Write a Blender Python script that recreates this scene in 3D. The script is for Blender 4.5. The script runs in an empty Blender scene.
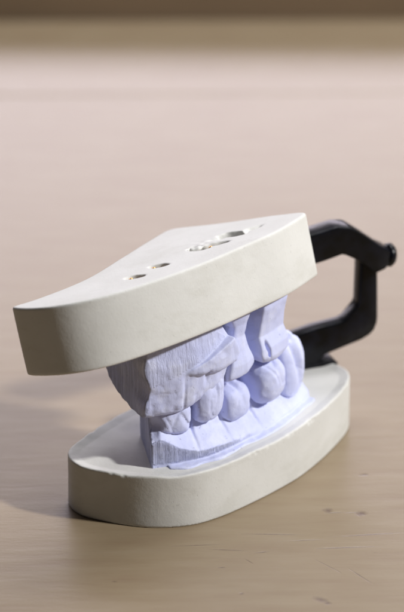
import bpy, math
import numpy as np
S = 0.01                                   # the model is laid out in centimetres; the scene is in metres
V = bpy.data
C = V.collections.new('dental_still_life'); bpy.context.scene.collection.children.link(C)
f4 = np.float32

# ------------------------------------------------------------------ noise and field helpers
def lattice(seed, n=24):
    return np.random.RandomState(seed).rand(n, n, n).astype(f4) * 2 - 1
def noise3(X, Y, Z, scale, seed=1):
    L = lattice(seed); n = L.shape[0]
    out = 0
    P = [np.asarray(a, dtype=f4) / scale + 100 for a in (X, Y, Z)]
    I = [np.floor(p).astype(np.int32) for p in P]
    F = [(p - i) for p, i in zip(P, I)]; F = [f * f * (3 - 2 * f) for f in F]
    for dx in (0, 1):
        for dy in (0, 1):
            for dz in (0, 1):
                w = (F[0] if dx else 1 - F[0]) * (F[1] if dy else 1 - F[1]) * (F[2] if dz else 1 - F[2])
                out = out + w * L[(I[0] + dx) % n, (I[1] + dy) % n, (I[2] + dz) % n]
    return out
def smin(a, b, k):
    h = np.clip(.5 + .5 * (b - a) / k, 0, 1)
    return b * (1 - h) + a * h - k * h * (1 - h)
def smax(a, b, k): return -smin(-a, -b, k)
def chaikin(P, n=3, closed=True):
    P = np.array(P, float)
    for _ in range(n):
        Q = []
        m = len(P)
        if closed:
            for i in range(m):
                a, b = P[i], P[(i + 1) % m]; Q += [.75 * a + .25 * b, .25 * a + .75 * b]
        else:
            Q = [P[0]]
            for a, b in zip(P[:-1], P[1:]): Q += [.75 * a + .25 * b, .25 * a + .75 * b]
            Q.append(P[-1])
        P = np.array(Q)
    return P
def poly_sdf(P, X, Y):
    d = np.full(X.shape, 1e9); s = np.zeros(X.shape, bool)
    for i in range(len(P)):
        a, b = P[i], P[(i + 1) % len(P)]
        e = b - a; wx, wy = X - a[0], Y - a[1]
        t = np.clip((wx * e[0] + wy * e[1]) / (e @ e + 1e-12), 0, 1)
        d = np.minimum(d, (wx - t * e[0]) ** 2 + (wy - t * e[1]) ** 2)
        c = ((a[1] > Y) != (b[1] > Y))
        with np.errstate(divide='ignore', invalid='ignore'):
            s ^= c & (X < (b[0] - a[0]) * (Y - a[1]) / (b[1] - a[1] + 1e-12) + a[0])
    d = np.sqrt(d)
    return np.where(s, -d, d)
def grid(lo, hi, h):
    ax = [np.arange(l, u, h, dtype=f4) for l, u in zip(lo, hi)]
    return ax, np.meshgrid(*ax, indexing='ij')

def nets(F, ax, label=None):
    """surface nets: field -> vertices, quads, gradient normals"""
    F = F.astype(f4); h = ax[0][1] - ax[0][0]
    neg = F < 0
    nx, ny, nz = F.shape
    c = np.zeros((nx - 1, ny - 1, nz - 1), np.int8)
    for dx in (0, 1):
        for dy in (0, 1):
            for dz in (0, 1):
                c += neg[dx:nx - 1 + dx, dy:ny - 1 + dy, dz:nz - 1 + dz]
    act = (c > 0) & (c < 8)
    idx = np.argwhere(act); ids = np.full(act.shape, -1, np.int32); ids[act] = np.arange(len(idx))
    acc = np.zeros((len(idx), 3)); cnt = np.zeros(len(idx))
    cor = [(dx, dy, dz) for dx in (0, 1) for dy in (0, 1) for dz in (0, 1)]
    val = {k: F[idx[:, 0] + k[0], idx[:, 1] + k[1], idx[:, 2] + k[2]] for k in cor}
    for a in cor:
        for k in range(3):
            if a[k] == 0:
                b = list(a); b[k] = 1; b = tuple(b)
                va, vb = val[a], val[b]; m = (va < 0) != (vb < 0)
                t = np.where(m, va / np.where(m, va - vb, 1), 0)
                p = np.tile(np.array(a, float), (len(idx), 1)); p[:, k] += t
                acc[m] += p[m]; cnt[m] += 1
    loc = idx + acc / cnt[:, None]
    faces = []
    for k in range(3):
        i, j = (k + 1) % 3, (k + 2) % 3
        sl0 = [slice(None)] * 3; sl1 = [slice(None)] * 3
        sl0[k] = slice(0, -1); sl1[k] = slice(1, None)
        ch = neg[tuple(sl0)] != neg[tuple(sl1)]
        e = np.argwhere(ch)
        lim = np.array(act.shape)
        ok = (e[:, i] > 0) & (e[:, j] > 0) & (e[:, i] < lim[i]) & (e[:, j] < lim[j])
        e = e[ok]
        s = neg[tuple(sl0)][e[:, 0], e[:, 1], e[:, 2]]
        q = []
        for di, dj in ((-1, -1), (0, -1), (0, 0), (-1, 0)):
            v = e.copy(); v[:, i] += di; v[:, j] += dj
            q.append(ids[v[:, 0], v[:, 1], v[:, 2]])
        q = np.stack(q, 1); q[~s] = q[~s][:, ::-1]
        faces.append(q)
    faces = np.concatenate(faces)
    # gradient by central differences, interpolated trilinearly
    def samp(G, p):
        i0 = np.clip(np.floor(p).astype(int), 0, np.array(G.shape) - 2); f = p - i0; o = 0
        for dx, dy, dz in cor:
            w = (f[:, 0] if dx else 1 - f[:, 0]) * (f[:, 1] if dy else 1 - f[:, 1]) * (f[:, 2] if dz else 1 - f[:, 2])
            o = o + w * G[i0[:, 0] + dx, i0[:, 1] + dy, i0[:, 2] + dz]
        return o
    N = []
    for k in range(3):
        d = np.zeros(3); d[k] = .8
        N.append(samp(F, loc + d) - samp(F, loc - d))
    N = np.stack(N, 1); N /= np.linalg.norm(N, axis=1)[:, None] + 1e-9
    pos = np.array([a[0] for a in ax]) + loc * h
    lab = None
    if label is not None:
        r = np.rint(loc).astype(int); r = np.minimum(r, np.array(F.shape) - 1)
        lab = label[r[:, 0], r[:, 1], r[:, 2]]
    return pos, faces, N, lab

def link(name, me, mat, parent=None):
    o = V.objects.new(name, me); C.objects.link(o)
    if mat: me.materials.append(mat)
    if parent: o.parent = parent
    return o
def mesh_obj(name, pos, faces, N, mat, parent, cut=None):
    used = np.unique(faces); remap = np.full(len(pos), -1); remap[used] = np.arange(len(used))
    me = V.meshes.new(name)
    me.from_pydata((pos[used] * S).tolist(), [], remap[faces].tolist())
    me.polygons.foreach_set('use_smooth', [True] * len(me.polygons))
    me.normals_split_custom_set_from_vertices(N[used].tolist())
    if cut is not None:
        at = me.attributes.new('cut', 'FLOAT', 'POINT'); at.data.foreach_set('value', cut[used].astype(f4))
    return link(name, me, mat, parent)

# ------------------------------------------------------------------ materials
def mat(name, base=(.5, .5, .5), rough=.6, spec=.5):
    m = V.materials.new(name); m.use_nodes = True; nt = m.node_tree
    b = nt.nodes['Principled BSDF']; b.inputs['Base Color'].default_value = (*base, 1)
    b.inputs['Roughness'].default_value = rough; b.inputs['Specular IOR Level'].default_value = spec
    return m, nt, b
def node(nt, t, **k):
    n = nt.nodes.new(t)
    for a, v in k.items():
        if a in n.inputs: n.inputs[a].default_value = v
        else: setattr(n, a, v)
    return n
def coords(nt, scale=(1, 1, 1), rot=(0, 0, 0), loc=(0, 0, 0)):
    tc = node(nt, 'ShaderNodeTexCoord'); mp = node(nt, 'ShaderNodeMapping')
    mp.inputs['Scale'].default_value = scale; mp.inputs['Rotation'].default_value = rot; mp.inputs['Location'].default_value = loc
    nt.links.new(tc.outputs['Object'], mp.inputs[0]); return mp.outputs[0]
def noise(nt, vec, scale, detail=4, rough=.55):
    n = node(nt, 'ShaderNodeTexNoise'); n.inputs['Scale'].default_value = scale
    n.inputs['Detail'].default_value = detail; n.inputs['Roughness'].default_value = rough
    nt.links.new(vec, n.inputs['Vector']); return n.outputs['Fac']
def ramp(nt, fac, stops):
    r = node(nt, 'ShaderNodeValToRGB'); e = r.color_ramp.elements
    while len(e) < len(stops): e.new(.5)
    for x, (p, c) in zip(e, stops): x.position = p; x.color = (*c, 1) if len(c) == 3 else c
    nt.links.new(fac, r.inputs[0]); return r.outputs['Color']
def mixc(nt, fac, a, b, mode='MIX'):
    m = node(nt, 'ShaderNodeMix', data_type='RGBA', blend_type=mode)
    for s, v in ((0, fac), (6, a), (7, b)):
        if hasattr(v, 'links'): nt.links.new(v, m.inputs[s])
        else: m.inputs[s].default_value = v
    return m.outputs[2]
def math_(nt, op, a, b=0.0):
    m = node(nt, 'ShaderNodeMath', operation=op)
    for s, v in ((0, a), (1, b)):
        if hasattr(v, 'links'): nt.links.new(v, m.inputs[s])
        else: m.inputs[s].default_value = v
    return m.outputs[0]
def bump(nt, h, strength, dist, prev=None):
    b = node(nt, 'ShaderNodeBump'); b.inputs['Strength'].default_value = strength; b.inputs['Distance'].default_value = dist
    nt.links.new(h, b.inputs['Height'])
    if prev: nt.links.new(prev, b.inputs['Normal'])
    return b.outputs[0]
g3 = lambda v: (v, v, v)

def plaster(name, ca, cb, rough=.62, cut=False, spec=.35, pits=1.0):
    m, nt, b = mat(name, ca, rough, spec)
    v = coords(nt)
    col = ramp(nt, noise(nt, v, 90, 5), [(.3, ca), (.7, cb)])
    col = mixc(nt, math_(nt, 'MULTIPLY', ramp(nt, noise(nt, coords(nt, (1, 1, 2.5)), 55, 6, .7), [(.52, g3(0)), (.75, g3(1))]), .5), col, (ca[0] * .80, ca[1] * .79, ca[2] * .74, 1))
    pit = ramp(nt, noise(nt, v, 1500, 2, .4), [(.24, g3(0)), (.31, g3(1))])
    col = mixc(nt, math_(nt, 'MULTIPLY', math_(nt, 'SUBTRACT', 1, pit), .35 * pits), col, (ca[0] * .35, ca[1] * .33, ca[2] * .33, 1))
    n1 = bump(nt, noise(nt, v, 420, 6, .6), .22, .0003)
    n2 = bump(nt, noise(nt, v, 2600, 3, .6), .25, .00008, n1)
    n3 = bump(nt, pit, .5 * pits, .0001 * pits, n2)
    if cut:
        sm = coords(nt, (1, 1, .35), (.3, .5, .2))
        n3 = bump(nt, noise(nt, sm, 700, 4, .65), .4, .00025, n3)
        chalk = ramp(nt, noise(nt, v, 230, 5, .65), [(.50, g3(0)), (.66, g3(1))])
        col = mixc(nt, math_(nt, 'MULTIPLY', chalk, .3), col, (.80, .82, .93, 1))
    if cut:                                     # saw marks on the trimmed faces
        at = node(nt, 'ShaderNodeAttribute', attribute_name='cut')
        vs = coords(nt, (1, 1, .035), (0, math.radians(4), 0))
        saw = noise(nt, vs, 1350, 5, .75)
        hgt = math_(nt, 'MULTIPLY', ramp(nt, saw, [(.40, g3(0)), (.60, g3(1))]), at.outputs['Fac'])
        n3 = bump(nt, hgt, 1.0, .00030, n3)
        dk = math_(nt, 'MULTIPLY', math_(nt, 'MULTIPLY', ramp(nt, saw, [(.32, g3(1)), (.56, g3(0))]), at.outputs['Fac']), .7)
        col = mixc(nt, dk, col, (ca[0] * .4, ca[1] * .4, ca[2] * .42, 1))
    nt.links.new(col, b.inputs['Base Color']); nt.links.new(n3, b.inputs['Normal'])
    b.inputs['Subsurface Weight'].default_value = .12 if cut else .03
    b.inputs['Subsurface Radius'].default_value = (.6, .6, .8); b.inputs['Subsurface Scale'].default_value = .0008
    return m
M_base = plaster('cream_plaster', (.63, .625, .595), (.69, .685, .66), pits=.45)
M_lav = plaster('lavender_plaster', (.55, .585, .87), (.65, .685, .93), .6, cut=True)
M_blk, nt, b = mat('black_plastic', (.006, .007, .010), .28, .25)
v = coords(nt); n_ = bump(nt, noise(nt, v, 500, 4, .6), .3, .0002)
nt.links.new(n_, b.inputs['Normal'])
nt.links.new(ramp(nt, noise(nt, v, 260, 4), [(.40, (.0015, .0018, .0025)), (.75, (.006, .007, .013))]), b.inputs['Base Color'])
M_brass, nt, b = mat('brass', (.75, .42, .14), .3); b.inputs['Metallic'].default_value = 1
nt.links.new(bump(nt, noise(nt, coords(nt), 900, 3), .3, .0001), b.inputs['Normal'])

# ------------------------------------------------------------------ the dental model
root = V.objects.new('dental_model', None); C.objects.link(root)
root.empty_display_size = .01
root['label'] = 'cream and lavender plaster dental model of two bite halves joined by a black hinge'
root['category'] = 'dental model'

# --- lower base: kidney shaped plaster slab standing on the table
lowB = chaikin([(-2.66, -3.25), (-2.45, -3.55), (-2.2, -3.70), (-1.69, -3.92), (-1.05, -4.09), (-.42, -4.05), (.12, -3.84), (.87, -3.21), (1.72, -2.33),
                (2.22, -1.66), (2.68, -.85), (3.0, -.17), (3.16, .3), (3.16, .75), (2.87, 1.12), (2.5, 1.35), (2.1, 1.5), (1.2, 1.55), (-.1, .65), (-1.54, -1.04),
                (-2.27, -2.06), (-2.72, -2.80)], 3)
h = .028
ax, (X, Y, Z) = grid((-3.0, -4.4, -.08), (3.5, 1.9, 1.4), h)
d2 = poly_sdf(lowB, X[:, :, 0], Y[:, :, 0])[:, :, None].astype(f4)
rim = np.clip(1 + d2 / .30, 0, 1)                       # 1 at the edge, 0 on the inner floor
top = 1.098 + .02 * X / 3 + .042 * np.clip(rim * 1.6 - .35, 0, 1) + .014 * noise3(X[:, :, :1], Y[:, :, :1], 0 * X[:, :, :1], .5, 3)
top = top + .004 * noise3(X[:, :, :1] * .8 + Y[:, :, :1] * .6, Y[:, :, :1] * .8 - X[:, :, :1] * .6, 0 * X[:, :, :1], .13, 4) * np.clip(rim * 2, 0, 1)
side = d2 + .012 * (Z - .5) + .006 * noise3(X, Y, Z, .6, 5)
F = smax(smax(side, Z - top, .035), -Z, .03)
# nicked upper edge
ch = noise3(X, Y, Z, .11, 6)
edge = np.exp(-((d2 / .05) ** 2)) * np.exp(-(((Z - 1.13) / .05) ** 2))
F = F + edge * np.clip(ch - .3, 0, 1) * .05
pos, fc, N, _ = nets(F, ax)
mesh_obj('lower_base', pos, fc, N, M_base, root)

# --- upper base: the same kind of slab, tipped, with four pin holes in its top
n_ = np.array([-.19937, .17016, .96504]); e1 = np.array([.97934, .0005, .20223]); e2 = np.array([.03392, .98542, -.16675]); O = np.array([0, 0, 4.74])
upP = chaikin([(-3.600, -3.76), (-3.560, -3.86), (-3.42, -4.02), (-3.12, -4.23), (-2.72, -4.41), (-2.25, -4.47), (-1.72, -4.35), (-1.15, -4.07), (-.60, -3.71), (-.05, -3.29), (0.45, -2.82), (1.038, -2.196), (1.600, -1.575), (1.982, -0.841), (2.165, -0.47), (2.155, -.37), (2.10, -0.265), (1.952, -0.197), (1.214, 0.048), (0.373, 0.205), (-0.512, 0.567), (-0.753, 0.527), (-0.914, 0.245), (-1.454, -0.921), (-1.978, -2.169), (-2.438, -2.940), (-3.127, -3.546)], 3)
ax, (X, Y, Z) = grid((-3.9, -4.8, -1.55), (2.5, 1.0, .14), h)
d2 = poly_sdf(upP, X[:, :, 0], Y[:, :, 0])[:, :, None].astype(f4)
side = d2 + .006 * noise3(X, Y, Z, .7, 7)
F = smax(smax(side, Z + .006 * noise3(X, Y, Z, .8, 8), .05), -1.342 + .012 * X - Z, .05)
def ell(X, Y, Z, c, r, ang=0.):
    ca, sa = math.cos(ang), math.sin(ang)
    x, y, z = X - c[0], Y - c[1], Z - c[2]
    x, y = x * ca + y * sa, -x * sa + y * ca
    k0 = np.sqrt((x / r[0]) ** 2 + (y / r[1]) ** 2 + (z / r[2]) ** 2)
    return (k0 - 1) * min(r)
holes = [((-1.20, -3.21, 0), (.21, .14, .5), -.12), ((-.78, -2.64, 0), (.21, .14, .5), -.12), ((-.02, -1.78, 0), (.26, .17, .5), -.5), ((.30, -1.70, .02), (.30, .11, .3), .2),
         ((.66, -1.08, 0), (.33, .22, .9), -.4), ((1.06, -.90, .03), (.27, .11, .13), .75), ((.35, -1.25, .04), (.25, .12, .09), .2)]
for c, r, a in holes:
    F = smax(F, -(ell(X, Y, Z, c, r, a) + .016 * noise3(X, Y, Z, .14, 9)), .03)
F = smin(F, ell(X, Y, Z, (-.06, -1.72, -.04), (.13, .08, .06), .4) + .03 * noise3(X, Y, Z, .08, 10), .03)   # crumb of plaster by the third hole
F = F - .012 * np.exp(-((X - .1) ** 2 + (Y + 1.48) ** 2) / .12) * noise3(X, Y, Z, .1, 11)          # scratched patch
pos, fc, N, _ = nets(F, ax)
R = np.stack([e1, e2, n_])                              # rows are the local axes
tow = lambda p: np.asarray(p) @ R + O
upper = mesh_obj('upper_base', tow(pos), fc, N @ R, M_base, root)

def lathe(name, prof, at, axis, m, parent, seg=24):
    axis = np.array(axis, float); axis /= np.linalg.norm(axis)
    a = np.cross(axis, (0, 1, .2)); a /= np.linalg.norm(a); b_ = np.cross(axis, a)
    vs, fs = [], []
    for r, z in prof:
        for k in range(seg):
            t = 2 * math.pi * k / seg
            vs.append(((np.array(at) + axis * z + a * r * math.cos(t) + b_ * r * math.sin(t)) * S).tolist())
    for i in range(len(prof) - 1):
        for k in range(seg): fs.append((i * seg + k, i * seg + (k + 1) % seg, (i + 1) * seg + (k + 1) % seg, (i + 1) * seg + k))
    fs.append(tuple(range(seg))[::-1]); fs.append(tuple((len(prof) - 1) * seg + k for k in range(seg)))
    me = V.meshes.new(name); me.from_pydata(vs, [], fs)
    me.polygons.foreach_set('use_smooth', [True] * len(me.polygons))
    o = link(name, me, m, parent); return o
for (c, z) in (((-1.29, -3.25), -.02), ((-.87, -2.69), -.02), ((.24, -1.82), -.01)):
    lathe('dowel_pin', [(.055, -.25), (.055, -.02), (.045, 0.0), (.02, .015)], tow(np.array([c[0], c[1], z])), n_, M_brass, upper)

# --- lavender casts, modelled in arch coordinates: u along the arch, v outwards, z up
arch = chaikin([(-2.4, -3.75), (-1.7, -3.75), (-1.07, -3.65), (-.5, -3.5), (0, -3.3), (.56, -2.84), (1.18, -2.18), (1.82, -1.27), (2.31, -.33), (2.7, .7)], 3, False)
def arch_uv(X, Y):
    best = np.full(X.shape, 1e9); U = np.zeros(X.shape); Vv = np.zeros(X.shape); u0 = 0
    for a, b in zip(arch[:-1], arch[1:]):
        e = b - a; L = np.linalg.norm(e)
        t = np.clip(((X - a[0]) * e[0] + (Y - a[1]) * e[1]) / L ** 2, 0, 1)
        dx, dy = X - a[0] - t * e[0], Y - a[1] - t * e[1]; d = dx * dx + dy * dy
        sgn = np.where(dx * e[1] - dy * e[0] > 0, 1, -1)
        m = d < best; best[m] = d[m]; U[m] = (u0 + t * L)[m]; Vv[m] = (np.sqrt(d) * sgn)[m]; u0 += L
    return U.astype(f4)[:, :, None], Vv.astype(f4)[:, :, None]
itp = lambda x, pts: np.interp(x, [p[0] for p in pts], [p[1] for p in pts]).astype(f4)
def sup(U, Vv, Z, c, r, p=2.6, tilt=0.):
    """soft-cornered ellipsoid; tilt leans it along the arch"""
    u = U - c[0] - tilt * (Z - c[2])
    k = (np.abs(u / r[0]) ** p + np.abs((Vv - c[1]) / r[1]) ** p + np.abs((Z - c[2]) / r[2]) ** p) ** (1 / p)
    return (k - 1) * min(r)

h = .025
# ---- upper cast
ax, (X, Y, Z) = grid((-2.5, -4.15, 1.8), (2.7, .3, 4.75), h)
U, W = arch_uv(X[:, :, 0], Y[:, :, 0])
big = noise3(X, Y, Z, .45, 21) * 1.3; fine = noise3(X, Y, Z, .14, 22); tiny = noise3(X, Y, Z, .06, 23)
under = 3.457 + (.19937 * (X - .265) - .17016 * (Y + .226)) / .96504 + .03
# left block: root part above the crown margin, two crowns below
uR = itp(Z, [(2.2, 3.1), (2.86, 3.26), (3.2, 3.42), (3.5, 3.34), (3.83, 3.13), (4.3, 3.16)])
face = ((X + 1.13) * -.893 + (Y + 3.66) * -.45)        # sawn end face of the block
face = face + .05 * np.sin(Z * 7 + .5) * np.clip((W + .6) * 1.6, 0, 1) + .012 * big
mar = 2.93 + .375 * (U - 1.6) + .03 * big              # crown margin
tipv = .16 - .11 * (U - 1.4) - .16 * np.clip(Z - 3.3, 0, 1)
root1 = smax(smax(W + .03 - tipv + .10 * np.clip(mar - Z, 0, 1), -1.75 - W, .1), U - uR, .06)
root1 = smax(root1, 2.17 + .38 * np.clip(-W - 1.0, 0, 1) - Z + .30 * np.clip(U - 2.05, 0, .9), .25)
T1 = sup(U, W, Z, (1.74, -.40, 2.72), (.42, .43, .56), 2.8, .10)
T1b = sup(U, W, Z, (2.28, -.52, 2.72), (.24, .40, .42), 2.3)
T2 = sup(U, W, Z, (2.80, -.42, 3.19), (.62, .47, .36), 2.9, .25)
T2c = sup(U, W, Z, (2.98, -.36, 2.98), (.30, .34, .22), 2.4)
left = smin(smin(root1, T1, .05), T1b, .06)
zb = itp(U, [(1.9, 3.0), (2.15, 2.98), (2.45, 2.93), (2.62, 2.98), (2.85, 2.88), (3.1, 2.86), (3.4, 2.98)]) + .02 * fine
vC = .06 + .05 * np.clip((U - 2.1) / .5, 0, 1) - .07 * np.clip(U - 2.6, 0, 1) - .20 * np.clip((3.10 - Z) / .25, 0, 1) ** 2 + .02 * big
T2a = smax(smax(smax(W - vC, Z - mar - .01, .03), zb - Z, .14), smax(smax(U - uR - .02, 1.98 - U, .15), -1.2 - W, .1), .09)
left = smin(left, T2a, .015)
left = left + .03 * np.exp(-((U - 2.10) / .035) ** 2 - ((Z - 2.6) / .35) ** 2) * (W > -.6)          # groove between the crowns
left = left + .035 * np.exp(-((U - 2.62) / .05) ** 2 - ((Z - 2.9) / .16) ** 2) * (W > -.4)
left = left + .010 * big + .010 * fine
fis = np.clip(.10 - np.abs(noise3(X, Y, Z * .7, .42, 26)), 0, .10) / .10
left = left + .008 * fis * np.clip((mar - Z) / .15, 0, 1) + .005 * np.clip(.12 - np.abs(noise3(X, Y, Z, .22, 27)), 0, .12) / .12 * (Z < mar)
left = smax(left, face, .05)
left = left + .004 * tiny * np.clip(3.0 - Z, 0, .6) / .6 + .005 * fine * (Z < mar)                       # small blob
# second die: prepared stump with a narrow waist
L2 = itp(Z, [(2.2, 3.36), (2.45, 3.22), (2.7, 3.25), (3.05, 3.38), (3.33, 3.47), (3.62, 3.46), (3.95, 3.22), (4.4, 3.2)])
R2 = itp(Z, [(2.2, 4.02), (2.45, 4.12), (2.75, 4.08), (3.05, 3.96), (3.4, 3.88), (3.6, 3.90), (3.95, 4.02), (4.4, 4.04)])
v2 = itp(Z, [(2.2, -.25), (2.6, -.02), (2.85, -.02), (3.1, -.10), (3.4, -.17), (3.66, -.13), (3.95, -.02), (4.4, .0)])
die2 = smax(smax(W - v2 + .28 * np.maximum(U - 3.72, 0) + .1 * np.maximum(3.55 - U, 0), -1.25 - W, .1), smax(L2 - U, U - R2, .03), .07)
die2 = smax(die2, 2.50 + .15 * (U - 3.6) - Z, .22) + .008 * big + .006 * fine
# third die: flat sawn side, rounded crown, chipped edge
L3 = itp(Z, [(2.2, 4.30), (2.5, 4.20), (2.87, 4.15), (3.4, 4.22), (4.4, 4.24)])
v3 = itp(Z, [(2.2, -.25), (2.5, -.02), (2.75, .05), (2.95, .03), (3.2, -.09), (3.45, -.07), (3.8, .0), (4.4, .03)])
die3 = smax(W - v3 + .18 * (np.maximum(np.abs(U - 4.7) - .2, 0)) ** 1.5, -1.2 - W, .1)
die3 = smax(die3, smax(L3 - U + .10 * np.clip(-W, 0, 1), U - 5.12, .12), .05)
die3 = smax(die3, 2.50 + .25 * np.abs(U - 4.7) - Z, .2) + .008 * big + .008 * fine
chip = ell(U + .25 * (Z - 2.9) + .03 * fine, W, Z, (4.36, -.01, 2.95), (.045, .09, .26)) + .012 * noise3(X, Y, Z, .09, 25)
die3 = smax(die3, -chip, .02)
F = np.minimum(np.minimum(left, die2), die3)
lab = np.argmin(np.stack([np.minimum(root1, T1b) - .03, T1 - .03, T2a - .03, die2, die3]), axis=0).astype(np.int8)
F = smax(F, Z - under, .03)
pos, fc, N, lb = nets(F, ax, lab)
def cutmask(p, planes):
    m = np.zeros(len(p))
    for f in planes: m = np.maximum(m, f(p))
    return m
up_face = lambda p: np.clip(1 - np.abs((p[:, 0] + 1.13) * -.893 + (p[:, 1] + 3.66) * -.45) / .09, 0, 1)
flb = lb[fc[:, 0]]
cm = cutmask(pos, [up_face])
Uv, Wv = arch_uv(pos[:, :1], pos[:, 1:2]); Uv = Uv[:, 0, 0]; Wv = Wv[:, 0, 0]
cm = np.maximum(cm, .35 * .7 * (Uv < 3.2) * (Wv > -.12) * (pos[:, 2] > 2.98 + .375 * (Uv - 1.6)))
ublock = mesh_obj('upper_cast', pos, fc[flb == 0], N, M_lav, root, cm)
mesh_obj('tooth', pos, fc[flb == 1], N, M_lav, ublock, cm)
mesh_obj('tooth', pos, fc[flb == 2], N, M_lav, ublock, cm)
for k, lbl in ((3, 'narrow waisted tooth die'), (4, 'tooth die with a chipped edge')):
    o = mesh_obj('tooth_die', pos, fc[flb == k], N, M_lav, root, cm); o['label'] = lbl

# ---- lower cast
ax, (X, Y, Z) = grid((-1.7, -4.0, .95), (2.95, .9, 3.1), h)
U, W = arch_uv(X[:, :, 0], Y[:, :, 0])
big = noise3(X, Y, Z, .45, 31); fine = noise3(X, Y, Z, .14, 32)
zt = itp(U, [(1.2, 1.62), (1.45, 1.60), (1.6, 1.66), (1.9, 1.49), (2.4, 1.27), (3.2, 1.23), (4.1, 1.18), (5.2, 1.2), (6.4, 1.22)]) + .02 * noise3(U, 0 * U, 0 * U, .2, 33)
gum = W + .0 + .95 * np.clip(Z - zt, 0, .35) + .35 * np.clip(Z - zt - .35, 0, 1)
gum = smax(smax(gum, -1.5 - W, .1), Z - 2.15 - .03 * (U - 3) - .1 * np.cos(U * 6.5), .25)
gum = smax(gum, U - 6.3, .25)
ts = [((1.92, -.54, 2.0), (.50, .42, .42), 2.9), ((2.86, -.50, 2.30), (.46, .42, .60), 2.7), ((3.72, -.56, 1.86), (.42, .42, .40), 2.9),
      ((4.70, -.42, 2.05), (.46, .50, .50), 2.6), ((5.68, -.50, 1.90), (.50, .50, .78), 2.5)]
TT = [sup(U, W, Z, c, r, p) for c, r, p in ts]
F = gum
TT = [t + .05 * np.exp(-((U - c[0]) / .07) ** 2) * np.clip((Z - c[2] - .0) / r[2], 0, 1) + .003 * fine for t, (c, r, p) in zip(TT, ts)]
for t, (c_, r_, p_) in zip(TT, ts):
    crease = .035 * np.exp(-((t - gum) / .035) ** 2) * (W > -.7) * np.clip((c_[2] - .12 - Z) / .1, 0, 1)
    F = smin(F, t, .03) + crease
for u_, z_ in ((2.44, 1.9), (3.30, 1.95), (4.22, 1.8), (5.20, 2.0)):
    F = F + .15 * np.exp(-((U - u_) / .04) ** 2) * np.exp(-((Z - z_) / .42) ** 2) * (W > -.75)
F = F + .13 * np.exp(-((U - 5.60 - .18 * (2.3 - Z)) / .09) ** 2) * np.exp(-((Z - 2.1) / .5) ** 2) * (W > -.8)
F = F + .05 * np.exp(-((U - 4.55) / .10) ** 2) * np.clip((Z - 2.35) * 4, 0, 1)
fis = np.clip(.10 - np.abs(noise3(X, Y, Z * .7, .38, 36)), 0, .10) / .10
F = F + .014 * fis * np.clip((Z - zt - .1) / .2, 0, 1) + .005 * np.clip(.12 - np.abs(noise3(X, Y, Z, .2, 37)), 0, .12) / .12 * (Z > zt)
for u_, z_, s_ in ((2.0, 2.15, .3), (2.95, 2.5, .2), (3.66, 2.1, .3), (4.55, 2.3, -.5), (4.86, 2.2, .3)):       # grooves down the outer faces
    F = F + .022 * np.exp(-((U - u_ - s_ * (Z - z_) - .03 * np.sin(Z * 9)) / .04) ** 2) * np.exp(-((Z - z_) / .25) ** 2) * (W > -.6)
F = F + .022 * big + .007 * fine + .003 * noise3(X, Y, Z, .06, 34) * (Z > zt)
endf = ((X + 1.0) * -.985 + (Y + 3.62) * -.17) + .012 * big
F = smax(F, endf, .035)
F = smax(F, -ell(U, W, Z, (1.36, .05, 1.93), (.36, .42, .27)), .06)
F = smax(F, -(ell(X, Y, Z, (-1.02, -3.62, 2.34), (.24, .5, .17)) + .04 * fine), .03)
skirt = smax(W - .17 - .06 * noise3(U, 0 * U, 0 * U, .35, 35), smax(np.maximum(1.75 - U, U - 6.1) * .35, -.6 - W, .02), .05)
skirt = smax(skirt, Z - 1.135 - .012 * fine, .02)
F = smin(F, skirt, .03)
F = smax(F, .98 - Z, .02)
F = smax(F, -(ell(U, W, Z, (3.17, -.1, 1.36), (.06, .05, .03))), .01)                                # air bubble
lab = np.argmin(np.stack([gum] + TT), axis=0).astype(np.int8)
pos, fc, N, lb = nets(F, ax, lab); flb = lb[fc[:, 0]]
Uv, Wv = arch_uv(pos[:, :1], pos[:, 1:2]); Uv = Uv[:, 0, 0]; Wv = Wv[:, 0, 0]
cm = np.clip((Wv + .035) / .02, 0, 1) * np.clip((pos[:, 2] - 1.15) / .03, 0, 1) * (Wv < .04) * (pos[:, 2] < 1.7) * np.clip((4.2 - Uv) / 1.2, 0, 1)
cm = np.maximum(cm, np.clip(1 - np.abs((pos[:, 0] + 1.0) * -.985 + (pos[:, 1] + 3.62) * -.17) / .06, 0, 1))
lc = mesh_obj('lower_cast', pos, fc[flb == 0], N, M_lav, root, cm)
for k in range(len(TT)):
    if (flb == k + 1).any(): mesh_obj('tooth', pos, fc[flb == k + 1], N, M_lav, lc, cm)

# --- black hinge behind the casts: flat bars in a vertical plane
hd = np.array([.94386, .33035, 0]); hn = np.array([-.33035, .94386, 0]); H0 = np.array([2, .9, 0])
def bar(name, P, depth, off, parent, bev=.045):
    import bmesh
    bm = bmesh.new()
    w3 = lambda a, y, z: ((H0 + hd * a + hn * y + np.array([0, 0, z])) * S).tolist()
    f = [bm.verts.new(w3(a, off - depth / 2, z)) for a, z in P]; k = [bm.verts.new(w3(a, off + depth / 2, z)) for a, z in P]
    n = len(P); bm.faces.new(f); bm.faces.new(k[::-1])
    for i in range(n): bm.faces.new((f[i], k[i], k[(i + 1) % n], f[(i + 1) % n]))
    bmesh.ops.recalc_face_normals(bm, faces=bm.faces[:])
    rim = [e for e in bm.edges if len({v in f for v in e.verts}) == 1]
    bmesh.ops.bevel(bm, geom=rim, offset=bev * S, segments=3, affect='EDGES', profile=.5, clamp_overlap=True)
    me = V.meshes.new(name); bm.to_mesh(me); bm.free()
    me.polygons.foreach_set('use_smooth', [True] * len(me.polygons)); me.set_sharp_from_angle(angle=math.radians(28))
    return link(name, me, M_blk, parent)
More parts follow.
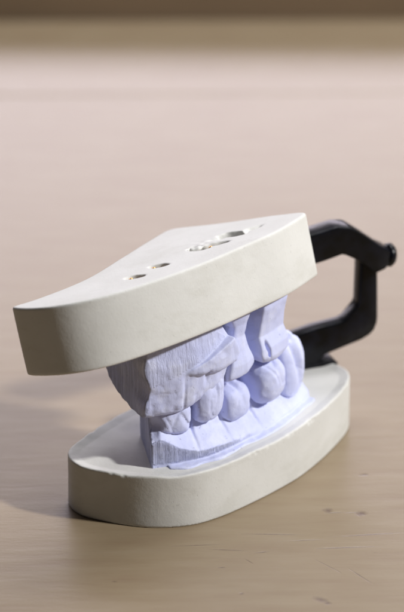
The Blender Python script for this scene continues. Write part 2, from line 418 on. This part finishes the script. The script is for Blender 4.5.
ua = bar('upper_hinge_arm', [(-1.3, 4.02), (-.9, 4.15), (.32, 4.31), (.72, 4.385), (.80, 4.40), (1.05, 4.37), (1.12, 4.34), (1.42, 4.13), (1.80, 3.83), (2.0, 3.72), (2.04, 3.66), (2.0, 3.36), (1.93, 3.28), (1.72, 3.21), (1.34, 3.54), (1.0, 3.73), (.92, 3.75), (.54, 3.66), (-.9, 3.4), (-1.3, 3.3)], .5, -.02, root)
la = bar('lower_hinge_arm', [(1.42, 3.60), (1.82, 3.60), (1.85, 2.7), (1.87, 2.08), (1.86, 1.96), (1.80, 1.80), (1.70, 1.70), (1.52, 1.61), (.68, 1.38), (.46, 1.19), (.30, 1.02), (-.5, 1.0), (-.5, 1.75), (-.13, 1.92), (.44, 2.04), (1.02, 2.10), (1.14, 2.15), (1.38, 2.42), (1.41, 2.5)], .38, .1, root, .06)
bar('foot_plate', [(-.4, 1.18), (.55, 1.28), (.85, 1.24), (.97, 1.14), (.9, 1.06), (-.4, 1.06)], .7, .25, la, .03)
def P3(a, z, o=0): return H0 + hd * a + hn * o + np.array([0, 0, z])
lathe('hinge_pin', [(.10, -.3), (.10, .0), (.18, .01), (.25, .05), (.26, .14), (.20, .21), (.06, .23)], P3(2.0, 3.50), hd * .98 + np.array([0, 0, -.12]), M_blk, ua)

# ------------------------------------------------------------------ table and what lies behind it
def box(name, lo, hi, m, bev=0.0, kind=None):
    import bmesh
    bm = bmesh.new(); bmesh.ops.create_cube(bm, size=1)
    for vv in bm.verts: vv.co = [(lo[i] + (vv.co[i] + .5) * (hi[i] - lo[i])) * S for i in range(3)]
    if bev: bmesh.ops.bevel(bm, geom=bm.edges[:], offset=bev * S, segments=4, affect='EDGES', profile=.5)
    me = V.meshes.new(name); bm.to_mesh(me); bm.free()
    me.polygons.foreach_set('use_smooth', [bool(bev) and p.area < 1e-4 * 60 * bev for p in me.polygons])
    o = link(name, me, m)
    if kind: o['kind'] = kind
    return o
M_tab, nt, b = mat('painted_wood', (.29, .22, .13), .3, .5)
vg = coords(nt, (1, 6, 1), (0, 0, math.radians(4)))
vf = coords(nt, (1, 22, 1), (0, 0, math.radians(2)))
v = coords(nt)
grain = noise(nt, vg, 45, 6, .6); grain2 = noise(nt, vf, 120, 5, .6); blotch = noise(nt, v, 22, 3)
col = ramp(nt, grain, [(.30, (.235, .168, .105)), (.52, (.265, .202, .127)), (.74, (.30, .235, .158))])
col = mixc(nt, .18, col, ramp(nt, grain2, [(.32, (.22, .162, .097)), (.6, (.29, .226, .149))]))
col = mixc(nt, math_(nt, 'MULTIPLY', blotch, .35), col, (.25, .186, .112, 1))
# hairline scratches
scr = []
for ang, sc, loc in ((-38, 30, (0, 0, 0)), (8, 38, (3, 1, 0)), (-62, 26, (7, 2, 0))):
    vv_ = coords(nt, (1, 30, 1), (0, 0, math.radians(ang)), loc)
    scr.append(ramp(nt, noise(nt, vv_, sc, 2, .4), [(.735, g3(0)), (.76, g3(1))]))
sc_ = math_(nt, 'MAXIMUM', math_(nt, 'MAXIMUM', scr[0], scr[1]), scr[2])
specks = ramp(nt, noise(nt, coords(nt, (1, 3, 1)), 330, 2, .4), [(.745, g3(0)), (.77, g3(1))])
# dents at places of their own
dent = None
for x, y, ax_, ay, rot in ((2.08, -6.85, .15, .075, -38), (2.20, -6.98, .06, .05, 0), (2.45, -3.40, .09, .09, 10), (3.10, -3.55, .11, .09, 20), (3.3, -1.9, .09, .05, 10), (2.7, -4.9, .5, .02, 3), (1.3, -4.35, .5, .018, -3), (3.2, -4.4, .6, .02, 6), (2.9, -6.0, .3, .012, -55), (2.3, -5.6, .28, .012, -48), (2.56, -3.50, .16, .02, 5), (2.96, -3.50, .2, .018, 0),
                           (.80, -5.40, .10, .014, -50), (.25, -5.62, .07, .02, 0), (1.9, -4.6, .35, .014, 4), (-.2, -4.75, .45, .012, 3), (.4, -4.95, .3, .014, -6), (1.05, -5.05, .12, .02, 10), (-1.8, -6.1, .05, .02, 0), (.6, -6.6, .05, .03, 20)):
    mp = coords(nt, (1, 1, 1))
    sub = node(nt, 'ShaderNodeVectorMath', operation='SUBTRACT'); sub.inputs[1].default_value = (x * S, y * S, 0); nt.links.new(mp, sub.inputs[0])
    rt = node(nt, 'ShaderNodeVectorRotate', rotation_type='Z_AXIS'); rt.inputs['Angle'].default_value = math.radians(-rot); nt.links.new(sub.outputs[0], rt.inputs['Vector'])
    ml = node(nt, 'ShaderNodeVectorMath', operation='MULTIPLY'); ml.inputs[1].default_value = (1 / (ax_ * S), 1 / (ay * S), 0); nt.links.new(rt.outputs[0], ml.inputs[0])
    ln = node(nt, 'ShaderNodeVectorMath', operation='LENGTH'); nt.links.new(ml.outputs[0], ln.inputs[0])
    wob = math_(nt, 'ADD', ln.outputs['Value'], math_(nt, 'MULTIPLY', noise(nt, v, 900, 2), 1.0))
    d = ramp(nt, math_(nt, 'MULTIPLY', wob, .5), [(.32, g3(1)), (.95, g3(0))])
    dent = d if dent is None else math_(nt, 'MAXIMUM', dent, d)
col = mixc(nt, math_(nt, 'MULTIPLY', sc_, .22), col, (.20, .13, .10, 1))
col = mixc(nt, math_(nt, 'MULTIPLY', specks, .4), col, (.18, .12, .09, 1))
col = mixc(nt, math_(nt, 'MULTIPLY', math_(nt, 'MULTIPLY', dent, 1.0), ramp(nt, noise(nt, v, 260, 3), [(.3, g3(.6)), (.65, g3(1.0))])), col, (.12, .075, .055, 1))
nt.links.new(col, b.inputs['Base Color'])
n1 = bump(nt, grain, .14, .0005); n2 = bump(nt, grain2, .04, .0002, n1)
n3 = bump(nt, math_(nt, 'SUBTRACT', 1, dent), .25, .0003, n2)
n4 = bump(nt, noise(nt, v, 1400, 3), .12, .0001, n3)
nt.links.new(n4, b.inputs['Normal'])
nt.links.new(ramp(nt, grain2, [(.3, g3(.345)), (.7, g3(.375))]), b.inputs['Roughness'])
t = box('table_top', (-60, -40, -3), (60, 22.28, 0), M_tab, .07, 'structure')
t.rotation_euler = (0, 0, math.radians(1.2))
t2 = box('table_back_board', (-60, 22.35, -3), (60, 29.9, -.03), M_tab, .1, 'structure')
t2.rotation_euler = (0, 0, math.radians(1.2))
M_wall, nt, b = mat('brown_backdrop', (.12, .085, .055), .8)
nt.links.new(ramp(nt, noise(nt, coords(nt), 12, 3), [(.3, (.175, .12, .07)), (.7, (.22, .15, .09))]), b.inputs['Base Color'])
box('back_wall', (-80, 30.0, -10), (80, 33, 1.7), M_wall, .35, 'structure')

# ------------------------------------------------------------------ light
w = V.worlds.new('World'); bpy.context.scene.world = w; w.use_nodes = True
w.node_tree.nodes['Background'].inputs[0].default_value = (.80, .84, 1.0, 1); w.node_tree.nodes['Background'].inputs[1].default_value = .02
from mathutils import Vector
def lamp(name, p, tgt, size, power, col, shape='DISK', sy=None):
    l = V.lights.new(name, 'AREA'); l.shape = shape; l.size = size * S; l.energy = power; l.color = col
    if sy: l.size_y = sy * S
    o = V.objects.new(name, l); C.objects.link(o); o.location = Vector(p) * S
    o.rotation_euler = (Vector(tgt) * S - Vector(p) * S).to_track_quat('-Z', 'Y').to_euler(); return o
el = math.radians(37); dist = 110
Ld = Vector((.960 * math.cos(el), -.280 * math.cos(el), math.sin(el)))
lamp('key_softbox', Ld * dist + Vector((0, -1, 2)), (0, -1, 2), 8, 13.2, (1, .99, .975))
lamp('back_softbox', (28, 52, 108), (0, 0, 2), 70, 10.3, (.97, .965, 1), 'RECTANGLE', 50)
lamp('low_back_sheen_fill', (-35, 120, 40), (0, 0, 2), 160, 8.2, (.98, .89, 1), 'RECTANGLE', 26)  # unseen low light, added to lay a sheen on the far table

# ------------------------------------------------------------------ camera
cd = V.cameras.new('camera'); cam = V.objects.new('camera', cd); C.objects.link(cam)
cam.location = Vector((0, -45.677, 23.337)) * S
cam.rotation_euler = (math.radians(90 - 24), 0, 0)
cd.sensor_fit = 'VERTICAL'; cd.sensor_height = 36; cd.lens = 2400 / 612 * 36
cd.clip_start = .01; cd.clip_end = 20
cd.dof.use_dof = True; cd.dof.focus_distance = .4705; cd.dof.aperture_fstop = 16.5
sc = bpy.context.scene; sc.camera = cam
sc.view_settings.view_transform = 'Standard'; sc.view_settings.look = 'None'; sc.view_settings.exposure = 0; sc.view_settings.gamma = 1
